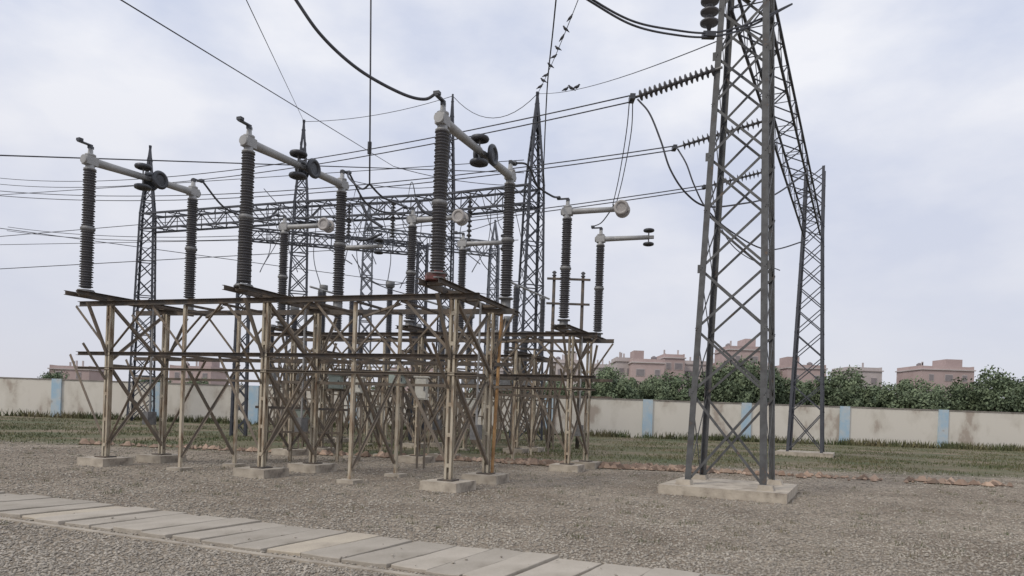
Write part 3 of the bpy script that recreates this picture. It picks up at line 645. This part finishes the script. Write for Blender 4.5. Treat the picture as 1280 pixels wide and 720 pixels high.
# ------------------------------------------------ double pole frame
rt=empty('double_pole_frame',W(711,34),'thin double pole frame with cross bars behind the right columns','pole frame')
for px in (694,730):
    b=W(px-5,34,4.); b.z=0
    MB().lathe(b,(0,0,1),[(.10,0),(.075,8.3)],10).build('pole',M['beam'],rt,True)
    m=MB(); m.lathe(b,(0,0,1),[(.05,8.3),(.12,8.38),(.05,8.44),(.12,8.52),(.05,8.6)],10); m.build('pin_insulator',M['porc'],rt,True)
a=W(689,34,4.);b=W(725,34,4.); dv=(b-a); dv.z=0; dv.normalize()
for z in (8.2,7.0,5.6):
    p=V((a.x,a.y-.1,z))-dv*.35;q=V((b.x,b.y-.1,z))+dv*.35; MB().sweep(p,q,rect(.1,.08)).build('cross_bar',M['beam'],rt)
# ------------------------------------------------ background equipment
def equip(px,dd,top,label,hs=2.8):
    dd*=1.22; top=1.6+(top-1.6)*1.22
    b=W(px,dd,3.5); b.z=0; rt=empty('instrument_transformer',b,label,'instrument transformer','instrument transformers behind the frames')
    for x in (-.38,.38):
        for y in (-.38,.38): MB().sweep(b+V((x,y,0)),b+V((x,y,hs)),ell(.1,.014)).build('leg',M['brace'],rt)
    m=MB()
    for (x0,y0,x1,y1) in ((-.38,-.38,.38,-.38),(-.38,.38,.38,.38),(-.38,-.38,-.38,.38),(.38,-.38,.38,.38)):
        for z0,z1 in ((.1,1.4),(1.45,hs)):
            m.sweep(b+V((x0,y0,z0)),b+V((x1,y1,z1)),rect(.06,.01)); m.sweep(b+V((x1,y1,z0)),b+V((x0,y0,z1)),rect(.06,.014))
    m.box(b+V((0,0,hs+.03)),.9,.9,.08); m.build('frame_bracing',M['brace'],rt)
    MB().box(b+V((0,0,hs+.37)),.6,.5,.6).build('tank',M['cast'],rt)
    m=MB(); sheds(m,b,hs+.7,top-.35,.17,12); m.build('insulator',M['porcfar'],rt,True)
    MB().lathe(b,(0,0,1),[(.13,top-.35),(.23,top-.28),(.23,top-.02),(.1,top)],12).build('head_tank',M['cast'],rt,True)
for px,dd,tp,lb in ((484,29,6.9,'tall instrument transformer in the middle distance left of centre'),(401,31,7.0,'instrument transformer behind the near left post'),(338,33,5.4,'short instrument transformer near the left edge'),(552,31,5.2,'short instrument transformer behind the middle footing'),(618,33,5.5,'instrument transformer behind the frame nearest post'),(655,29,5.0,'short instrument transformer between the two steel frames'),(450,37,5.6,'distant instrument transformer left of centre'),(366,30,5.9,'instrument transformer just right of the slim left column'),(520,34,5.8,'instrument transformer below the insulator left of the tallest'),(585,28,5.6,'instrument transformer just right of the tallest column'),(632,31,5.9,'instrument transformer behind the arm joined column')):
    equip(px,dd,tp,lb)
def lowframe(px0,px1,dd,z,label,n_=4):
    a=W(px0,dd);b=W(px1,dd+1.0); rt=empty('equipment_stand',a,label,'steel stand','low steel stands in the middle distance')
    for i in range(n_):
        p=a.lerp(b,i/(n_-1)); MB().sweep(p,p+V((0,0,z)),chan(.13,.07,.014),V((1,0,0))).build('leg',M['post'] if i%2 else M['brace'],rt)
    m=MB()
    for i in range(n_-1):
        p=a.lerp(b,i/(n_-1));q=a.lerp(b,(i+1)/(n_-1)); m.sweep(p+V((0,-.05,.3)),q+V((0,-.05,z-.2)),ell(.07,.012)); m.sweep(q+V((0,.06,.3)),p+V((0,.06,z-.2)),ell(.07,.012))
    m.build('cross_bracing',M['brace'],rt)
    MB().sweep(a+V((-.3,0,z)),b+V((.3,0,z)),chan(.12,.07,.012)).build('top_beam',M['beam'],rt)
    MB().sweep(a+V((-.1,-.09,z*.55)),b+V((.1,-.09,z*.55)),chan(.08,.05,.01)).build('middle_rail',M['brace'],rt)
for px0,px1,dd,z,lb,n_ in ((330,400,27,3.4,'low steel stand behind the left part of the front frame',4),(425,520,26.2,3.0,'low steel stand left of centre behind the frames',5),(545,610,34.5,3.7,'low steel stand behind the nearest post',4),(640,705,27,4.1,'low steel stand left of the right columns',4),(470,560,40,3.4,'farthest low steel stand in the middle distance',5),(345,455,42,4.6,'far left steel stand in the middle distance',6),(590,690,42,4.8,'far steel stand left of the centre right mast base',5),(500,600,25.8,2.6,'nearer low steel stand behind the middle footing',4),(330,420,19.8,1.5,'very low steel stand under the left part of the front frame',4),(640,690,31.5,3.4,'small steel stand behind the right columns stand',3),(400,500,47,4.4,'most distant steel stand in front of the wall, left of centre',6)):
    lowframe(px0,px1,dd,z,lb,n_)
def cbox(px,py,dd,wx,h,mt,label,post=True):
    c=P(px,py,dd); b=V((c.x,c.y,0)); rt=empty('control_box',b,label,'control box','control boxes on posts')
    m=MB(); m.box(c,wx,.35,h); m.box(c+V((0,0,h/2+.02)),wx+.08,.43,.04); m.build('cabinet',mt,rt)
    MB().box(c+V((0,-.185,0)),wx*.86,.02,h*.88).build('door',mt,rt)
    MB().box(c+V((wx*.3,-.21,0)),.03,.03,.12).build('handle',M['dark'],rt)
    for s_ in (-1,1): MB().sweep(b+V((s_*wx*.3,.05,0)),V((b.x+s_*wx*.3,b.y+.05,c.z-h/2)),ell(.06,.01)).build('leg',M['brace'],rt)
cbox(527,486,19.2,.32,.60,M['boxw'],'off white control box below the insulator left of the tallest')
cbox(497,475,22,.50,.44,M['box'],'pale green control box in the middle distance left of centre')
cbox(446,482,21,.36,.44,M['boxw'],'off white control box right of the near left post')
cbox(420,478,24,.42,.44,M['box'],'small green grey control box behind the near left post')
cbox(588,508,29,.5,.6,M['boxw'],'distant off white control box behind the nearest post')
cbox(378,520,24,.5,.4,M['box'],'green grey control box low down beside the near left post')
cbox(470,520,33,.7,.9,M['boxw'],'large off white cabinet in the distance left of centre')
# ------------------------------------------------ buildings
def building(px0,px1,ytop,dd,fl_,mt,label,dp=9,step=None,wins=True):
    cx=(px0+px1)/2; p0=W(px0,dd);p1=W(px1,dd); wx=p1.x-p0.x; c=(p0+p1)/2
    H=1.6+(HZ+(cx-640)*sn-ytop)*dd/F
    rt=empty('building',(c.x,dd+dp/2,0),label,'building','buildings beyond the boundary wall')
    MB().box((c.x,dd+dp/2,H/2),wx,dp,H).build('walls',mt,rt)
    MB().box((c.x,dd+dp/2,H+.12),wx+.5,dp+.5,.24).build('roof_slab',M['plaster'],rt)
    m=MB()
    for sx_ in (-1,1):
        m.box((c.x+sx_*(wx/2-.12),dd+dp/2,H+.6),.22,dp-.1,.72)
    m.box((c.x,dd+.15,H+.55),wx-.5,.2,.6); m.build('parapet',mt,rt)
    for k_ in range(random.randint(1,4)):
        MB().box((c.x+random.uniform(-.4,.4)*wx,dd+dp*.4,H+1.0),.3,.3,random.uniform(1.6,2.6)).build('roof_column',M['plaster'],rt)
    if step:
        MB().box((c.x+step*wx*.25,dd+dp/2,H+1.45),wx*.32,dp*.5,2.4).build('stair_tower',mt,rt)
        MB().lathe((c.x-step*wx*.3,dd+dp/2,H+.25),(0,0,1),[(.6,0),(.6,1.3),(.2,1.6)],12).build('water_tank',M['pane'],rt)
    fh=H/fl_; nw=max(2,int(wx/3))
    for f in range(fl_):
        z=fh*(f+.55)
        if z<3.2: continue
        for i in range(nw):
            x=c.x-wx/2+wx*(i+.5)/nw+random.uniform(-.3,.3)
            ww=random.choice((.9,1.2,1.5))
            o=MB().box((x,dd-.03,z),ww+.25,.1,1.5).build('window',M['frame'],rt); MB().box((x,dd-.10,z),ww,.05,1.2).build('pane',M['pane'],o)
for b in ((768,790,452,142,3,M['plaster'],'low plastered building at the left end of the far brick houses',8,None),(788,828,454,138,3,M['brick'],'red brick house beyond the wall with a stair tower',9,-1),(828,853,448,144,4,M['brick'],'narrow brick house beyond the wall, right of the stair tower house',9,None),(852,884,456,148,3,M['plaster'],'low plastered house beside the left leg of the tower',9,None),
    (908,950,438,140,4,M['brick'],'tall brick building seen through the right lattice tower',10,1),(885,908,459,150,3,M['brick'],'pinkish house just behind the right lattice tower legs',9,None),(742,767,460,155,3,M['plaster'],'low pale house left of the far brick houses',8,None),(690,722,454,160,3,M['plaster'],'pale distant house behind the right columns',9,1),(612,650,464,170,3,M['plaster'],'pale distant house behind the centre of the frames',9,None),(480,540,464,175,3,M['brick'],'distant brick house behind the second steel frame',9,1),
    (951,980,464,152,3,M['plaster'],'low pale house at the right edge of the lattice tower',9,None),(982,1030,461,148,3,M['brick'],'brick house just right of the lattice tower',9,-1),(1060,1100,464,155,3,M['plaster'],'plastered house right of the brick house by the tower',9,None),(1150,1215,463,150,4,M['brick'],'wide brick block near the right edge',10,1),
    (210,262,462,160,3,M['brick'],'brick house at the left beyond the wall',9,1),(60,110,462,155,3,M['brick'],'brick house near the left edge beyond the wall',9,None)):
    building(*b)
# ------------------------------------------------ trees
def crownmesh(seed,mt,n=11000,leaf=.11):
    r=np.random.default_rng(seed); nc=48
    cc=r.standard_normal((nc,3)); cc/=np.linalg.norm(cc,axis=1)[:,None]; cc*= (r.random((nc,1))**.45)
    cc*=np.array([2.7,2.3,1.75]); cc[:,2]+=3.4; cr_=.32+.5*r.random(nc)
    i=r.integers(0,nc,n); d_=r.standard_normal((n,3)); d_/=np.linalg.norm(d_,axis=1)[:,None]
    p=cc[i]+d_*(cr_[i]*(.55+.65*r.random(n)))[:,None]
    a=r.standard_normal((n,3)); a/=np.linalg.norm(a,axis=1)[:,None]; b=np.cross(a,d_+.3); b/=np.linalg.norm(b,axis=1)[:,None]
    s_=leaf*(.6+.8*r.random(n))[:,None]
    v=np.stack([p-a*s_,p+b*s_*.6,p+a*s_,p-b*s_*.6],1).reshape(-1,3)
    return npmesh('crown',v,np.arange(4*n).reshape(-1,4),mt),cc
vars_=[]
for sd_ in range(4):
    me,cc=crownmesh(sd_+3,M['leafA'] if sd_%2 else M['leafB'])
    m=MB(); m.tube([V((0,0,-.2)),V((.05,.03,1)),V((.1,-.05,2.2)),V((.1,0,3.4))],[.17,.14,.11,.05],8)
    for q in cc[:7]: m.tube([V((.08,0,1.5)),V((.1,0,1.5)).lerp(V(q),.5)+V((0,0,.2)),V(q)],[.08,.05,.02],6)
    o=m.build('trunk_src',M['bark']); tm=o.data; bpy.data.objects.remove(o); vars_.append((me,tm))
TR=[(12,478,64),(70,466,62),(130,480,66),(190,470,63),(245,476,65),(300,482,63),(352,478,68),(415,476,66),(480,478,70),(545,474,68),(600,477,66),(640,474,68),(690,476,70),(735,472,64),(764,455,62),(792,476,66),(815,478,63),(840,470,64),(864,480,66),(892,462,63),(915,455,61),(940,456,62),(966,466,64),(1005,476,66),(1050,466,62),(1092,482,66),(1140,470,63),(1190,480,65),(1240,468,62),(1275,478,64)]
for i,(px,yt,dd) in enumerate(TR):
    b=W(px,dd); H=1.6+(HZ+(px-640)*sn-yt)*dd/F; s_=H/5.3
    sh='dark' if i%2 else 'lighter'
    rt=empty('tree',b,'%s green bushy tree beyond the wall, %s tree from the left'%(sh,ORD[i]),'tree','trees beyond the boundary wall'); rt.rotation_euler.z=random.random()*6.28; rt.scale=(s_*random.uniform(.7,1.15),s_*.9,s_)
    me,tm=vars_[i%4]
    for nm,d_ in (('crown',me),('trunk',tm)):
        o=bpy.data.objects.new(nm,d_); C.objects.link(o); o.parent=rt
